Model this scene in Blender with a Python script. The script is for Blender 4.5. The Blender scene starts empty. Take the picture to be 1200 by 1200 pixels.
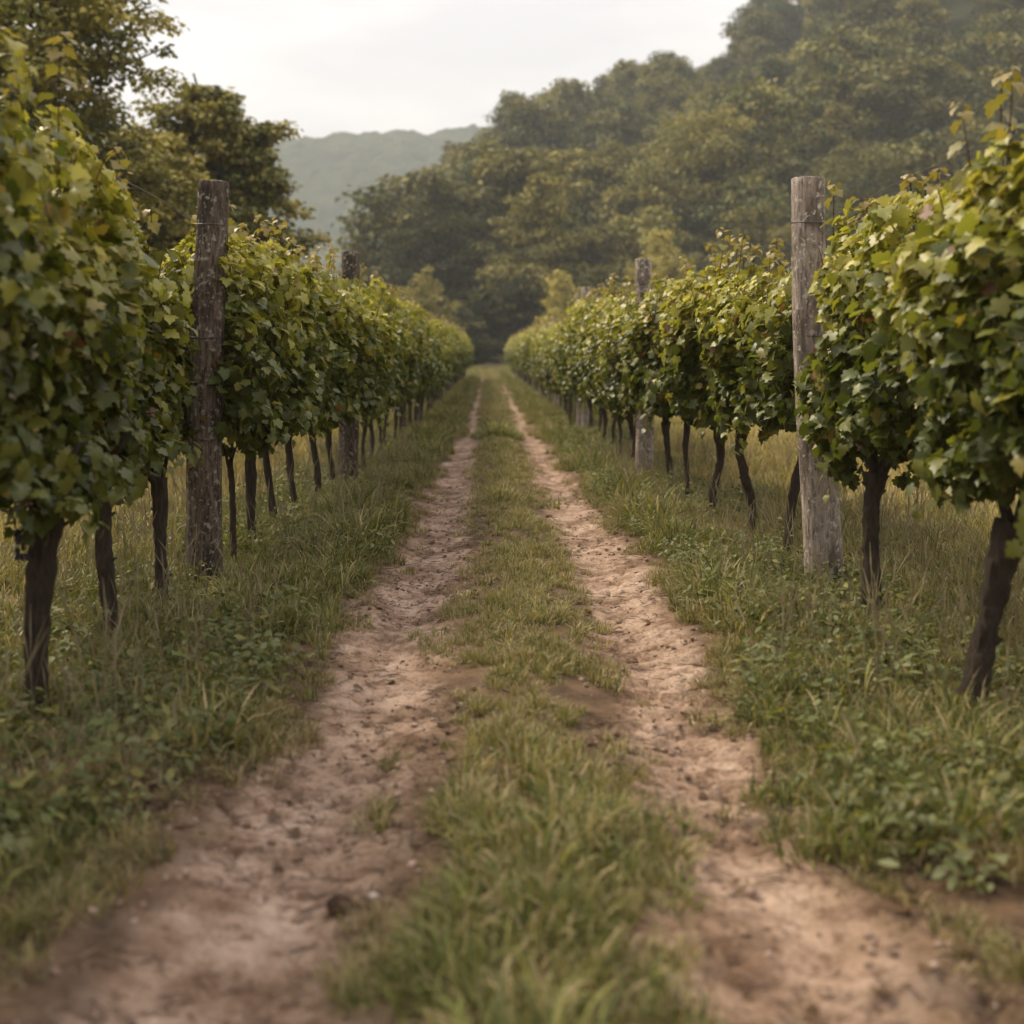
import bpy, math, random
import numpy as np
from mathutils import Vector

random.seed(7)
sc = bpy.context.scene
COL = sc.collection

# ------------------------------------------------------------------ camera
CAM_H = 1.2
cam_d = bpy.data.cameras.new("camera")
cam = bpy.data.objects.new("camera", cam_d)
COL.objects.link(cam)
cam.location = (0, 0, CAM_H)
cam.rotation_euler = (math.radians(90), 0, 0)
cam_d.sensor_width = 36
cam_d.lens = 40.95
cam_d.shift_x = 0.0225
cam_d.shift_y = -0.152
cam_d.clip_start = 0.05
cam_d.clip_end = 5000
cam_d.dof.use_dof = True
cam_d.dof.focus_distance = 6.4
cam_d.dof.aperture_fstop = 1.75
cam_d.dof.aperture_blades = 0
sc.camera = cam

# ------------------------------------------------------------------ world / sky
SUN_EL, SUN_AZ = math.radians(48), math.radians(-50)      # azimuth from +Y, negative = towards -X
w = bpy.data.worlds.new("World")
sc.world = w
w.use_nodes = True
nt = w.node_tree
for n in list(nt.nodes):
    nt.nodes.remove(n)
N = nt.nodes.new
L = nt.links.new
out = N("ShaderNodeOutputWorld")
bg = N("ShaderNodeBackground"); bg.inputs[1].default_value = 0.1
L(bg.outputs[0], out.inputs[0])
sky = N("ShaderNodeTexSky"); sky.sky_type = 'NISHITA'; sky.sun_disc = False
sky.sun_elevation = SUN_EL; sky.sun_rotation = SUN_AZ
sky.air_density = 1.5; sky.dust_density = 4.0; sky.ozone_density = 1.0
tc = N("ShaderNodeTexCoord")
mp = N("ShaderNodeMapping"); mp.inputs['Scale'].default_value = (1, 1, 4.0)
L(tc.outputs['Generated'], mp.inputs[0])
nz = N("ShaderNodeTexNoise"); nz.inputs['Scale'].default_value = 2.6; nz.inputs['Detail'].default_value = 5
L(mp.outputs[0], nz.inputs[0])
cr = N("ShaderNodeValToRGB")
cr.color_ramp.elements[0].position = 0.38; cr.color_ramp.elements[0].color = (7.6, 7.3, 7.3, 1)
cr.color_ramp.elements[1].position = 0.6; cr.color_ramp.elements[1].color = (10.0, 9.35, 8.95, 1)
L(nz.outputs[0], cr.inputs[0])
# an overcast sky is brighter overhead than at the horizon
sx = N("ShaderNodeSeparateXYZ"); L(tc.outputs['Generated'], sx.inputs[0])
mr = N("ShaderNodeMapRange"); mr.inputs[1].default_value = 0.0; mr.inputs[2].default_value = 1.0
mr.inputs[3].default_value = 0.63; mr.inputs[4].default_value = 1.5
L(sx.outputs[2], mr.inputs[0])
vm = N("ShaderNodeVectorMath"); vm.operation = 'SCALE'
L(cr.outputs[0], vm.inputs[0]); L(mr.outputs[0], vm.inputs['Scale'])
mx = N("ShaderNodeMix"); mx.data_type = 'RGBA'; mx.inputs[0].default_value = 0.88
L(sky.outputs[0], mx.inputs[6]); L(vm.outputs[0], mx.inputs[7])
L(mx.outputs[2], bg.inputs[0])

sl = bpy.data.lights.new("sun", 'SUN'); sl.energy = 3.2; sl.angle = math.radians(12); sl.color = (1, .87, .64)
so = bpy.data.objects.new("sun", sl); COL.objects.link(so)
d = Vector((math.sin(SUN_AZ) * math.cos(SUN_EL), math.cos(SUN_AZ) * math.cos(SUN_EL), math.sin(SUN_EL)))
so.rotation_euler = d.to_track_quat('Z', 'Y').to_euler(); so.location = d * 50 + Vector((0, 0, 10))

sc.view_settings.view_transform = 'Standard'
sc.view_settings.look = 'None'
sc.view_settings.exposure = 0.55
sc.view_settings.gamma = 1
cy = sc.cycles
cy.use_denoising = True
try:
    cy.denoiser = 'OPENIMAGEDENOISE'
except Exception:
    pass
cy.max_bounces = 6; cy.diffuse_bounces = 3; cy.glossy_bounces = 2; cy.transmission_bounces = 4
cy.transparent_max_bounces = 8; cy.volume_bounces = 1
cy.caustics_reflective = False; cy.caustics_refractive = False
cy.sample_clamp_indirect = 4

# ------------------------------------------------------------------ numpy noise
def _h(ix, iy, iz, s):
    n = (ix.astype(np.int64) * 374761393 + iy.astype(np.int64) * 668265263 + iz.astype(np.int64) * 2147483647 + s * 974711) & 0xffffffff
    n = ((n ^ (n >> 13)) * 1274126177) & 0xffffffff
    n = ((n ^ (n >> 16)) * 2246822519) & 0xffffffff
    return ((n ^ (n >> 15)) & 0xffff) / 65535.0

def vnoise(x, y, z=None, s=0):
    x = np.asarray(x, float); y = np.asarray(y, float)
    z = np.zeros_like(x) if z is None else np.asarray(z, float)
    ix, iy, iz = np.floor(x), np.floor(y), np.floor(z)
    fx, fy, fz = x - ix, y - iy, z - iz
    fx, fy, fz = [f * f * (3 - 2 * f) for f in (fx, fy, fz)]
    r = 0
    for a in (0, 1):
        for b in (0, 1):
            for c in (0, 1):
                wgt = (fx if a else 1 - fx) * (fy if b else 1 - fy) * (fz if c else 1 - fz)
                r = r + wgt * _h(ix + a, iy + b, iz + c, s)
    return r

def fbm(x, y, z=None, s=0, o=4, g=.5):
    r = 0; a = 1; t = 0
    x = np.asarray(x, float); y = np.asarray(y, float)
    for i in range(o):
        r = r + a * vnoise(x * 2**i + 7.3 * i, y * 2**i - 3.1 * i, None if z is None else np.asarray(z) * 2**i, s + i)
        t += a; a *= g
    return r / t

def sstep(a, b, x):
    t = np.clip((np.asarray(x, float) - a) / (b - a), 0, 1)
    return t * t * (3 - 2 * t)

# ------------------------------------------------------------------ materials
def mat(name, rough=.8, spec=.3):
    m = bpy.data.materials.new(name); m.use_nodes = True
    p = m.node_tree.nodes['Principled BSDF']
    p.inputs['Roughness'].default_value = rough
    p.inputs['Specular IOR Level'].default_value = spec
    return m, m.node_tree, p

def noise_node(nt, scale, detail=4, coord='Object', sc3=None, rough=.55):
    tc = nt.nodes.new("ShaderNodeTexCoord"); n = nt.nodes.new("ShaderNodeTexNoise")
    n.inputs['Scale'].default_value = scale; n.inputs['Detail'].default_value = detail
    n.inputs['Roughness'].default_value = rough
    if sc3:
        mp = nt.nodes.new("ShaderNodeMapping"); mp.inputs['Scale'].default_value = sc3
        nt.links.new(tc.outputs[coord], mp.inputs[0]); nt.links.new(mp.outputs[0], n.inputs[0])
    else:
        nt.links.new(tc.outputs[coord], n.inputs[0])
    return n

def ramp(nt, src, stops):
    r = nt.nodes.new("ShaderNodeValToRGB")
    e = r.color_ramp.elements
    while len(e) < len(stops):
        e.new(.5)
    for i, (p, c) in enumerate(stops):
        e[i].position = p; e[i].color = (*c, 1)
    nt.links.new(src, r.inputs[0])
    return r

def mixc(nt, f, a, b, mode='MIX'):
    m = nt.nodes.new("ShaderNodeMix"); m.data_type = 'RGBA'; m.blend_type = mode
    if isinstance(f, float): m.inputs[0].default_value = f
    else: nt.links.new(f, m.inputs[0])
    for k, v in ((6, a), (7, b)):
        if isinstance(v, tuple): m.inputs[k].default_value = (*v, 1)
        else: nt.links.new(v, m.inputs[k])
    return m.outputs[2]

def bump(nt, p, src, strength=.5, dist=.01):
    b = nt.nodes.new("ShaderNodeBump"); b.inputs['Strength'].default_value = strength; b.inputs['Distance'].default_value = dist
    nt.links.new(src, b.inputs['Height']); nt.links.new(b.outputs[0], p.inputs['Normal'])

def leaf_mat(name, rough=.45, spec=.4, trans=.35, var=.25):
    m, nt, p = mat(name, rough, spec)
    at = nt.nodes.new("ShaderNodeAttribute"); at.attribute_name = 'tint'
    oi = nt.nodes.new("ShaderNodeObjectInfo")
    hs = nt.nodes.new("ShaderNodeHueSaturation")
    m1 = nt.nodes.new("ShaderNodeMapRange"); m1.inputs[3].default_value = 1 - var; m1.inputs[4].default_value = 1 + var
    nt.links.new(oi.outputs['Random'], m1.inputs[0]); nt.links.new(m1.outputs[0], hs.inputs['Value'])
    nt.links.new(at.outputs['Color'], hs.inputs['Color'])
    nt.links.new(hs.outputs[0], p.inputs['Base Color'])
    tr = nt.nodes.new("ShaderNodeBsdfTranslucent")
    br = mixc(nt, 1.0, hs.outputs[0], (1.0, 1.05, .5), 'MULTIPLY')
    nt.links.new(br, tr.inputs['Color'])
    ms = nt.nodes.new("ShaderNodeMixShader"); ms.inputs[0].default_value = trans
    nt.links.new(p.outputs[0], ms.inputs[1]); nt.links.new(tr.outputs[0], ms.inputs[2])
    nt.links.new(ms.outputs[0], nt.nodes['Material Output'].inputs['Surface'])
    return m

M_VLEAF = leaf_mat("vine_leaf", .42, .4, .38, .12)
M_TLEAF = leaf_mat("tree_leaf", .7, .2, .18, .38)
M_GRASS = leaf_mat("grass_blade", .6, .3, .3, .2)

def bark_mat(name, dark, light, vs=6.0, moss=None):
    m, nt, p = mat(name, .9, .15)
    n1 = noise_node(nt, 14, 8, sc3=(vs, vs, 1), rough=.68)
    n2 = noise_node(nt, 5, 4)
    r = ramp(nt, n1.outputs[0], [(.3, dark), (.62, light)])
    c = mixc(nt, n2.outputs[0], r.outputs[0], tuple(.5 * (a + b) for a, b in zip(dark, light)))
    if moss:
        n3 = noise_node(nt, 9, 5)
        rr = ramp(nt, n3.outputs[0], [(.52, (0, 0, 0)), (.6, (1, 1, 1))])
        c = mixc(nt, rr.outputs[0], c, moss)
    nt.links.new(c, p.inputs['Base Color'])
    bump(nt, p, n1.outputs[0], 1.0, .05)
    return m

M_VBARK = bark_mat("vine_bark", (.013, .010, .008), (.13, .098, .074), 5)
M_CANE = bark_mat("vine_cane", (.05, .035, .018), (.13, .09, .045), 3)
M_TBARK = bark_mat("tree_bark", (.03, .025, .02), (.1, .085, .07), 4)

def post_mat(name, a, b, dark, lichen):
    m, nt, p = mat(name, .92, .12)
    n1 = noise_node(nt, 22, 8, sc3=(3, 3, .55), rough=.65)
    n2 = noise_node(nt, 5, 4, sc3=(1.4, 1.4, .5))
    n3 = noise_node(nt, 34, 5, rough=.6)
    c1 = ramp(nt, n1.outputs[0], [(.32, dark), (.46, a), (.66, b)]).outputs[0]
    f2 = ramp(nt, n2.outputs[0], [(.5, (0, 0, 0)), (.62, (.75, .75, .75))]).outputs[0]
    c2 = mixc(nt, f2, c1, dark)
    f3 = ramp(nt, n3.outputs[0], [(.56, (0, 0, 0)), (.64, (.9, .9, .9))]).outputs[0]
    c3 = mixc(nt, f3, c2, lichen)
    n4 = noise_node(nt, 11, 6, rough=.7)
    f4 = ramp(nt, n4.outputs[0], [(.58, (0, 0, 0)), (.64, (.8, .8, .8))]).outputs[0]
    c4 = mixc(nt, f4, c3, tuple(x * .45 for x in a))
    nt.links.new(c4, p.inputs['Base Color'])
    bump(nt, p, n1.outputs[0], .8, .012)
    return m

M_POST_D = post_mat("old_wood_dark", (.085, .064, .048), (.18, .142, .112), (.02, .016, .013), (.27, .25, .21))
M_POST_L = post_mat("old_wood_pale", (.27, .218, .178), (.41, .345, .292), (.075, .058, .046), (.50, .46, .40))

m, nt_, p = mat("galvanised_wire", .45, .5); p.inputs['Metallic'].default_value = .8
p.inputs['Base Color'].default_value = (.12, .10, .09, 1); M_WIRE = m

def dirt_mat(name):
    m, nt, p = mat(name, .95, .1)
    at = nt.nodes.new("ShaderNodeAttribute"); at.attribute_name = 'dirt'
    n1 = noise_node(nt, 3.2, 7, rough=.68)
    n2 = noise_node(nt, 18, 6, rough=.7)
    n3 = noise_node(nt, 90, 3)
    base = ramp(nt, n1.outputs[0], [(.36, (.165, .102, .068)), (.5, (.325, .222, .162)), (.64, (.47, .345, .268))]).outputs[0]
    dk = ramp(nt, n2.outputs[0], [(.34, (.45, .40, .36)), (.5, (1, 1, 1))]).outputs[0]
    base = mixc(nt, 1.0, base, dk, 'MULTIPLY')
    fine = ramp(nt, n3.outputs[0], [(.3, (.75, .74, .72)), (.6, (1.05, 1.05, 1.05))]).outputs[0]
    base = mixc(nt, 1.0, base, fine, 'MULTIPLY')
    n4 = noise_node(nt, 6, 5)
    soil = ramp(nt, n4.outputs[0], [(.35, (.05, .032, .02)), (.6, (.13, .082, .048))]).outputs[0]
    n5 = noise_node(nt, .35, 4)
    meadow = ramp(nt, n5.outputs[0], [(.35, (.17, .14, .055)), (.65, (.30, .23, .10))]).outputs[0]
    sp = nt.nodes.new("ShaderNodeSeparateColor"); nt.links.new(at.outputs['Color'], sp.inputs[0])
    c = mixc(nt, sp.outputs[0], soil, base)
    c = mixc(nt, sp.outputs[1], c, meadow)
    c = mixc(nt, sp.outputs[2], c, (.035, .04, .018))
    nt.links.new(c, p.inputs['Base Color'])
    ad = nt.nodes.new("ShaderNodeMath"); ad.operation = 'ADD'
    nt.links.new(n2.outputs[0], ad.inputs[0]); nt.links.new(n3.outputs[0], ad.inputs[1])
    bump(nt, p, ad.outputs[0], .6, .012)
    return m
M_DIRT = dirt_mat("dry_earth")

m, nt_, p = mat("clod_earth", .95, .1)
n_ = noise_node(nt_, 30, 5); r_ = ramp(nt_, n_.outputs[0], [(.35, (.02, .013, .009)), (.65, (.09, .055, .038))])
nt_.links.new(r_.outputs[0], p.inputs['Base Color']); bump(nt_, p, n_.outputs[0], 1, .01); M_CLOD = m
m, nt_, p = mat("crumb_earth", .95, .1)
n_ = nt_.nodes.new("ShaderNodeObjectInfo"); r_ = ramp(nt_, n_.outputs['Random'], [(0, (.12, .078, .055)), (.5, (.24, .165, .12)), (1, (.38, .28, .22))])
nt_.links.new(r_.outputs[0], p.inputs['Base Color']); M_CRUMB = m
m, nt_, p = mat("pale_stone", .8, .3); n_ = noise_node(nt_, 25, 4); r_ = ramp(nt_, n_.outputs[0], [(.3, (.3, .24, .2)), (.7, (.5, .43, .38))])
nt_.links.new(r_.outputs[0], p.inputs['Base Color']); M_STONE = m
m, nt_, p = mat("dark_grape", .35, .5); p.inputs['Base Color'].default_value = (.02, .012, .03, 1); M_GRAPE = m

m, nt_, p = mat("forest_cover", .95, .1)
n_ = noise_node(nt_, .05, 8, rough=.7); r_ = ramp(nt_, n_.outputs[0], [(.35, (.02, .03, .016)), (.65, (.075, .085, .04))])
nt_.links.new(r_.outputs[0], p.inputs['Base Color']); bump(nt_, p, n_.outputs[0], 1, 6); M_FOREST = m

# ------------------------------------------------------------------ mesh helpers
def new_mesh(name, V, F, m, smooth=False, tint=None, attrs=None):
    """V (n,3), F (k,3|4) int arrays"""
    V = np.asarray(V, np.float32); F = np.asarray(F, np.int32)
    me = bpy.data.meshes.new(name)
    k, s = F.shape
    me.vertices.add(len(V)); me.vertices.foreach_set('co', V.ravel())
    me.loops.add(k * s); me.loops.foreach_set('vertex_index', F.ravel())
    me.polygons.add(k); me.polygons.foreach_set('loop_start', np.arange(0, k * s, s, dtype=np.int32))
    me.polygons.foreach_set('loop_total', np.full(k, s, np.int32))
    if smooth: me.polygons.foreach_set('use_smooth', np.ones(k, bool))
    for nm, c in {**(dict(tint=tint) if tint is not None else {}), **(attrs or {})}.items():
        a = me.color_attributes.new(nm, 'FLOAT_COLOR', 'POINT')
        cc = np.ones((len(V), 4), np.float32); cc[:, :3] = c
        a.data.foreach_set('color', cc.ravel())
    me.update(calc_edges=True)
    if m: me.materials.append(m)
    return me

def tag(o, label=None, cat=None, group=None, kind=None):
    if label: o['label'] = label
    if cat: o['category'] = cat
    if group: o['group'] = group
    if kind: o['kind'] = kind
    return o

def link(name, me, parent=None, loc=(0, 0, 0), rot=(0, 0, 0), scale=(1, 1, 1)):
    o = bpy.data.objects.new(name, me); COL.objects.link(o)
    o.location = loc; o.rotation_euler = rot; o.scale = scale
    if parent: o.parent = parent
    return o

class Acc:
    def __init__(s): s.V = []; s.F = []; s.n = 0
    def add(s, V, F):
        s.V.append(np.asarray(V, float)); s.F.append(np.asarray(F) + s.n); s.n += len(V)
    def mesh(s, name, m, smooth=True):
        return new_mesh(name, np.concatenate(s.V), np.concatenate(s.F), m, smooth)

def tube(P, R, sides=8, wob=0.0, seed=0, cap=True):
    """swept tube through points P with radii R (quads)"""
    P = np.asarray(P, float); n = len(P); R = np.broadcast_to(np.asarray(R, float), (n,))
    T = np.gradient(P, axis=0); T /= np.linalg.norm(T, axis=1)[:, None] + 1e-9
    ref = np.array([0., 1., 0.]) if abs(T[0, 1]) < .9 else np.array([1., 0., 0.])
    V = []
    a = np.arange(sides) / sides * 2 * np.pi
    for i in range(n):
        u = ref - T[i] * ref.dot(T[i]); u /= np.linalg.norm(u) + 1e-9; ref = u
        v = np.cross(T[i], u)
        r = R[i] * np.ones(sides)
        if wob:
            r = r * (1 + wob * (fbm(np.cos(a) * 1.6 + seed * 3.3, np.sin(a) * 1.6, np.full(sides, i * .16), seed, 3) - .5) * 2
                     + wob * .5 * (vnoise(a * 2.2, np.full(sides, i * .5), None, seed + 5) - .5))
        V.append(P[i] + (np.cos(a) * r)[:, None] * u + (np.sin(a) * r)[:, None] * v)
    V = np.concatenate(V)
    F = []
    for i in range(n - 1):
        for j in range(sides):
            k = (j + 1) % sides
            F.append((i * sides + j, i * sides + k, (i + 1) * sides + k, (i + 1) * sides + j))
    if cap:
        V = np.vstack([V, P[0], P[-1]]); c0, c1 = n * sides, n * sides + 1
        for j in range(0, sides - 1, 2):
            k, l = (j + 1) % sides, (j + 2) % sides
            F.append((c0, l, k, j)); F.append((c1, (n - 1) * sides + j, (n - 1) * sides + k, (n - 1) * sides + l))
    return V, np.array(F)

def smooth_path(P, n):
    P = np.asarray(P, float)
    t = np.linspace(0, 1, len(P)); tt = np.linspace(0, 1, n)
    Q = np.stack([np.interp(tt, t, P[:, k]) for k in range(3)], 1)
    for _ in range(max(1, n // 6)):
        Q[1:-1] = .25 * Q[:-2] + .5 * Q[1:-1] + .25 * Q[2:]
    return Q

def unit(a): return a / (np.linalg.norm(a, axis=-1, keepdims=True) + 1e-9)

def scatter(TV, TF, pos, tipdir, nrm, size, curl, col, jitter=None):
    """many copies of one small template as one vertex/face set"""
    n = len(pos); nrm = unit(nrm)
    dd = unit(tipdir - nrm * np.sum(tipdir * nrm, 1, keepdims=True))
    xx = np.cross(dd, nrm)
    T = np.repeat(TV[None], n, 0).copy()
    T[:, :, 2] *= curl[:, None]
    V = pos[:, None, :] + size[:, None, None] * (T[..., 0:1] * xx[:, None] + T[..., 1:2] * dd[:, None] + T[..., 2:3] * nrm[:, None])
    F = TF[None] + (np.arange(n) * len(TV))[:, None, None]
    C = np.repeat(col, len(TV), 0)
    return V.reshape(-1, 3), F.reshape(-1, TF.shape[1]), C

# vine leaf: five lobes, folded along its midrib
half = [(.12, -.16), (.34, -.17), (.47, .0), (.38, .13), (.60, .26), (.54, .46), (.34, .49), (.35, .70), (.14, .82)]
pts = [(0, 0)] + half + [(0, 1.0)] + [(-x, y) for x, y in half[::-1]]
TV_L = np.array([(0, .3, .02)] + [(x, y, .22 * abs(x) - .32 * y * y - .25 * x * x) for x, y in pts])
TF_L = np.array([(0, i, i + 1 if i < len(pts) else 1) for i in range(1, len(pts) + 1)])
pts2 = [(0, 0), (.36, -.1), (.55, .3), (.3, .75), (0, .95), (-.3, .75), (-.55, .3), (-.36, -.1)]
TV_S = np.array([(0, .3, .02)] + [(x, y, .2 * abs(x) - .3 * y * y) for x, y in pts2])
TF_S = np.array([(0, i, i + 1 if i < len(pts2) else 1) for i in range(1, len(pts2) + 1)])

def s_side(r, m): return np.zeros(m)

def lerp(a, b, t): return np.asarray(a) * (1 - t) + np.asarray(b) * t

def vine_foliage(seed, n, hw=.34, length=1.2, x0=0., lod=0, top=1.98, bot=.62, side=1, lsize=1.0, ymax=None):
    """leaves of one vine hung on the trellis: y runs along the row"""
    r = np.random.default_rng(seed)
    so = seed * 5.17
    P = []; Nn = []
    m = n * 4
    t = r.uniform(-.5, .5, m) * length
    topz = top + .17 * (fbm(t * 2.4 + so, t * 0, None, seed, 2) - .5) * 2 - .04 * (2 * t / length)**4
    botz = bot + .16 * (fbm(t * 3.1 + so, t * 0 + 4, None, seed, 2) - .5) * 2 + .05 * (2 * t / length)**2
    h = r.uniform(0, 1, m)**.92
    z = botz + h * (topz - botz)
    prof = np.interp(h, [0, .12, .35, .7, .9, 1], [.45, .8, 1.0, .98, .72, .42])
    ww = hw * prof * (1 + .95 * (fbm(t * 3.0 + so, z * 3.0, s_side(r, m), seed + 3, 3) - .5) * 2) * (1 - .08 * np.abs(2 * t / length)**3)
    s = np.where(r.random(m) < .5, -1, 1)
    rad = np.where(r.random(m) < .72, 1 - .3 * r.random(m)**1.5, r.random(m) * .8)
    x = s * ww * rad
    cl = fbm(x * 6 + so, t * 6, z * 6, seed + 9, 2)
    keep = (cl > .44) | (r.random(m) < .14)
    idx = np.nonzero(keep)[0][:n]
    x, t, z, s, h, rad, cl = [a[idx] for a in (x, t, z, s, h, rad, cl)]
    k = len(x)
    pos = np.stack([x + x0, t, z], 1)
    if ymax is not None:
        pos[:, 1] = np.minimum(pos[:, 1], ymax - .02 * r.random(k))
    nrm = np.stack([s * .6 + r.normal(0, .5, k), r.normal(0, .7, k), .6 + .5 * h + r.normal(0, .55, k)], 1)
    tip = np.stack([s * .4 + r.normal(0, .7, k), r.normal(0, .9, k), -.6 + r.normal(0, .6, k)], 1)
    size = lsize * r.uniform(.030, .072, k) * np.where(h > .88, .75, 1)
    curl = r.uniform(.3, 1.7, k)
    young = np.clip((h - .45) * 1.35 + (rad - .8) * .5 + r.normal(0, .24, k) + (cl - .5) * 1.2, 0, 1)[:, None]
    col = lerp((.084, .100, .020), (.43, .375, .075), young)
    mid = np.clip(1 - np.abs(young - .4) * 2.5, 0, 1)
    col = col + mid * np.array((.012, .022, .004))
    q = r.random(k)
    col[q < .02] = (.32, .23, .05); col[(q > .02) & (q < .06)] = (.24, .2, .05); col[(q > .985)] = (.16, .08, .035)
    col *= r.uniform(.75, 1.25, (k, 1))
    TV, TF = (TV_L, TF_L) if lod == 0 else (TV_S, TF_S)
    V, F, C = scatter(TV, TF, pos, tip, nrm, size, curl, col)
    Vs, Fs, Cs = [V], [F], [C]; off = len(V)
    canes = []
    # shoots that stand out above the hedge
    ns = 7 if lod == 0 else 6
    for i in range(ns):
        y0 = r.uniform(-.5, .5) * length
        if ymax is not None: y0 = min(y0, ymax - .08)
        h0 = r.uniform(.04, .28) * (1 if r.random() < .5 else .6)
        a = np.array([x0 + r.normal(0, hw * .3), y0, top - .45]); b = a + np.array([r.normal(0, .06), r.normal(0, .07), .42 + h0])
        c = b + np.array([r.normal(0, .03), r.normal(0, .03), .05])
        pp = smooth_path([a, .5 * (a + b) + r.normal(0, .015, 3), b, c], 10)
        canes.append(tube(pp, np.linspace(.0035, .0015, 10), 4))
        nl = r.integers(7, 13); u = np.linspace(.45, 1, nl)
        pl = np.stack([np.interp(u, np.linspace(0, 1, 10), pp[:, q2]) for q2 in range(3)], 1)
        ang = np.arange(nl) * 2.6 + r.random() * 6
        o_ = np.stack([np.cos(ang), np.sin(ang), np.full(nl, .15)], 1)
        sz = np.linspace(.075, .025, nl) * lsize
        cc = lerp((.17, .165, .04), (.34, .24, .08), np.clip(u[:, None] * 1.3 - .45 + r.normal(0, .12, (nl, 1)), 0, 1))
        V, F, C = scatter(TV, TF, pl + o_ * .02, o_ + np.array([0, 0, -.3]) + r.normal(0, .2, (nl, 3)),
                          np.array([0, 0, 1.]) + o_ * .5 + r.normal(0, .3, (nl, 3)), sz, r.uniform(.5, 1.8, nl), cc)
        Vs.append(V); Fs.append(F + off); Cs.append(C); off += len(V)
    # drooping side shoots that break up the hedge's outline
    for i in range(16 if lod == 0 else 8):
        s_ = -1 if r.random() < .5 else 1; y0 = r.uniform(-.55, .55) * length
        if ymax is not None: y0 = min(y0, ymax - .12)
        low = r.random() < .5
        z0 = r.uniform(.72, .95) if low else r.uniform(1.0, 1.75)
        a = np.array([x0 + s_ * hw * .5, y0, z0]); b = a + np.array([s_ * r.uniform(.12, .22), r.normal(0, .07), r.uniform(-.02, .08)])
        c = b + np.array([s_ * r.uniform(.0, .05), r.normal(0, .06), -r.uniform(.08, .26)])
        pp = smooth_path([a, b, c], 10)
        canes.append(tube(pp, np.linspace(.003, .0012, 10), 4))
        nl = r.integers(8, 15); u = np.linspace(.25, 1, nl)
        pl = np.stack([np.interp(u, np.linspace(0, 1, 10), pp[:, q2]) for q2 in range(3)], 1)
        ang = np.arange(nl) * 2.6 + r.random() * 6
        o_ = np.stack([np.cos(ang), np.sin(ang), np.full(nl, -.2)], 1)
        sz = np.linspace(.08, .045, nl) * lsize * r.uniform(.8, 1.1, nl)
        cc = lerp((.09, .105, .022), (.33, .31, .065), np.clip(r.normal(.15 + .5 * (z0 > 1.2), .22, (nl, 1)), 0, 1))
        V, F, C = scatter(TV, TF, pl + o_ * .025, o_ * .6 + np.array([s_ * .2, 0, -.8]) + r.normal(0, .3, (nl, 3)),
                          np.array([s_ * .6, 0, .6]) + o_ * .3 + r.normal(0, .45, (nl, 3)), sz, r.uniform(.5, 1.8, nl), cc)
        Vs.append(V); Fs.append(F + off); Cs.append(C); off += len(V)
    # long canes inside the hedge
    for i in range(9 if lod == 0 else 5):
        y0 = r.uniform(-.45, .45) * length
        if ymax is not None: y0 = min(y0, ymax - .08)
        a = np.array([x0 * .6, y0 * .8, .74]); b = np.array([x0 + r.normal(0, hw * .55), y0 + r.normal(0, .1), top - .1])
        mid_ = .5 * (a + b) + np.array([r.normal(0, hw * .4), 0, 0])
        canes.append(tube(smooth_path([a, mid_, b], 10), np.linspace(.006, .0025, 10), 5))
    nleaf_faces = sum(len(f) for f in Fs)
    if lod == 1:                                         # far vines: the thin canes stay inside the foliage
        for V, F in canes:
            F3 = np.concatenate([F[:, [0, 1, 2]], F[:, [0, 2, 3]]])
            Vs.append(V); Fs.append(F3 + off); Cs.append(np.full((len(V), 3), .1)); off += len(V)
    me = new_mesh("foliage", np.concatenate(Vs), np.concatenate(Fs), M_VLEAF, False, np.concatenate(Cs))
    if lod == 1:
        me.materials.append(M_CANE)
        mi = np.zeros(len(me.polygons), np.int32); mi[nleaf_faces:] = 1
        me.polygons.foreach_set('material_index', mi); canes = []
    return me, [new_mesh("cane", V, F, M_CANE, True) for V, F in canes]

def vine_trunk(seed, path, r0, x0=0., fork=True, sides=22):
    """path: list of (dx, z) of the trunk, then cordon arms reach both ways along the row"""
    r = np.random.default_rng(seed + 50)
    A = Acc()
    P = [(path[0][0], 0, -.12)] + [(dx, r.normal(0, .008), z) for dx, z in path]
    n = 60
    r0 = r0 * .88
    Q = smooth_path(P, n)
    R = r0 * np.interp(np.linspace(0, 1, n), [0, .15, .5, .85, 1], [1.2, 1.0, .85, .95, 1.15])
    R = R * (1 + .10 * np.sin(np.linspace(0, r.uniform(8, 14), n) + seed))
    A.add(*tube(Q, R, sides, .5, seed))
    tp = Q[-1]
    for s in (-1, 1):
        e = np.array([x0 + r.normal(0, .03), s * r.uniform(.38, .5), .82 + r.normal(0, .03)])
        mid_ = tp + np.array([(x0 - tp[0]) * .3, s * .13, .10])
        A.add(*tube(smooth_path([tp - np.array([0, 0, .05]), mid_, e], 16), np.linspace(r0 * .55, r0 * .26, 16), 8, .25, seed + s))
    if fork:
        for s in (-1, 1):
            e = tp + np.array([s * r.uniform(.06, .13), r.normal(0, .05), .22])
            A.add(*tube(smooth_path([tp - np.array([0, 0, .07]), tp + np.array([s * .03, 0, .06]), e], 10), np.linspace(r0 * .42, r0 * .2, 10), 8, .25, seed + s))
    for i in range(4):                                   # knots and spurs of old wood
        j = r.integers(14, n - 5); a = r.uniform(0, 6.28)
        o_ = np.array([math.cos(a), math.sin(a) * .6, .5])
        A.add(*tube([Q[j], Q[j] + o_ * r0 * 1.0, Q[j] + o_ * r0 * r.uniform(1.2, 1.7)], [r0 * .4, r0 * .28, r0 * .12], 6))
    return A.mesh("trunk", M_VBARK)

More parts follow.
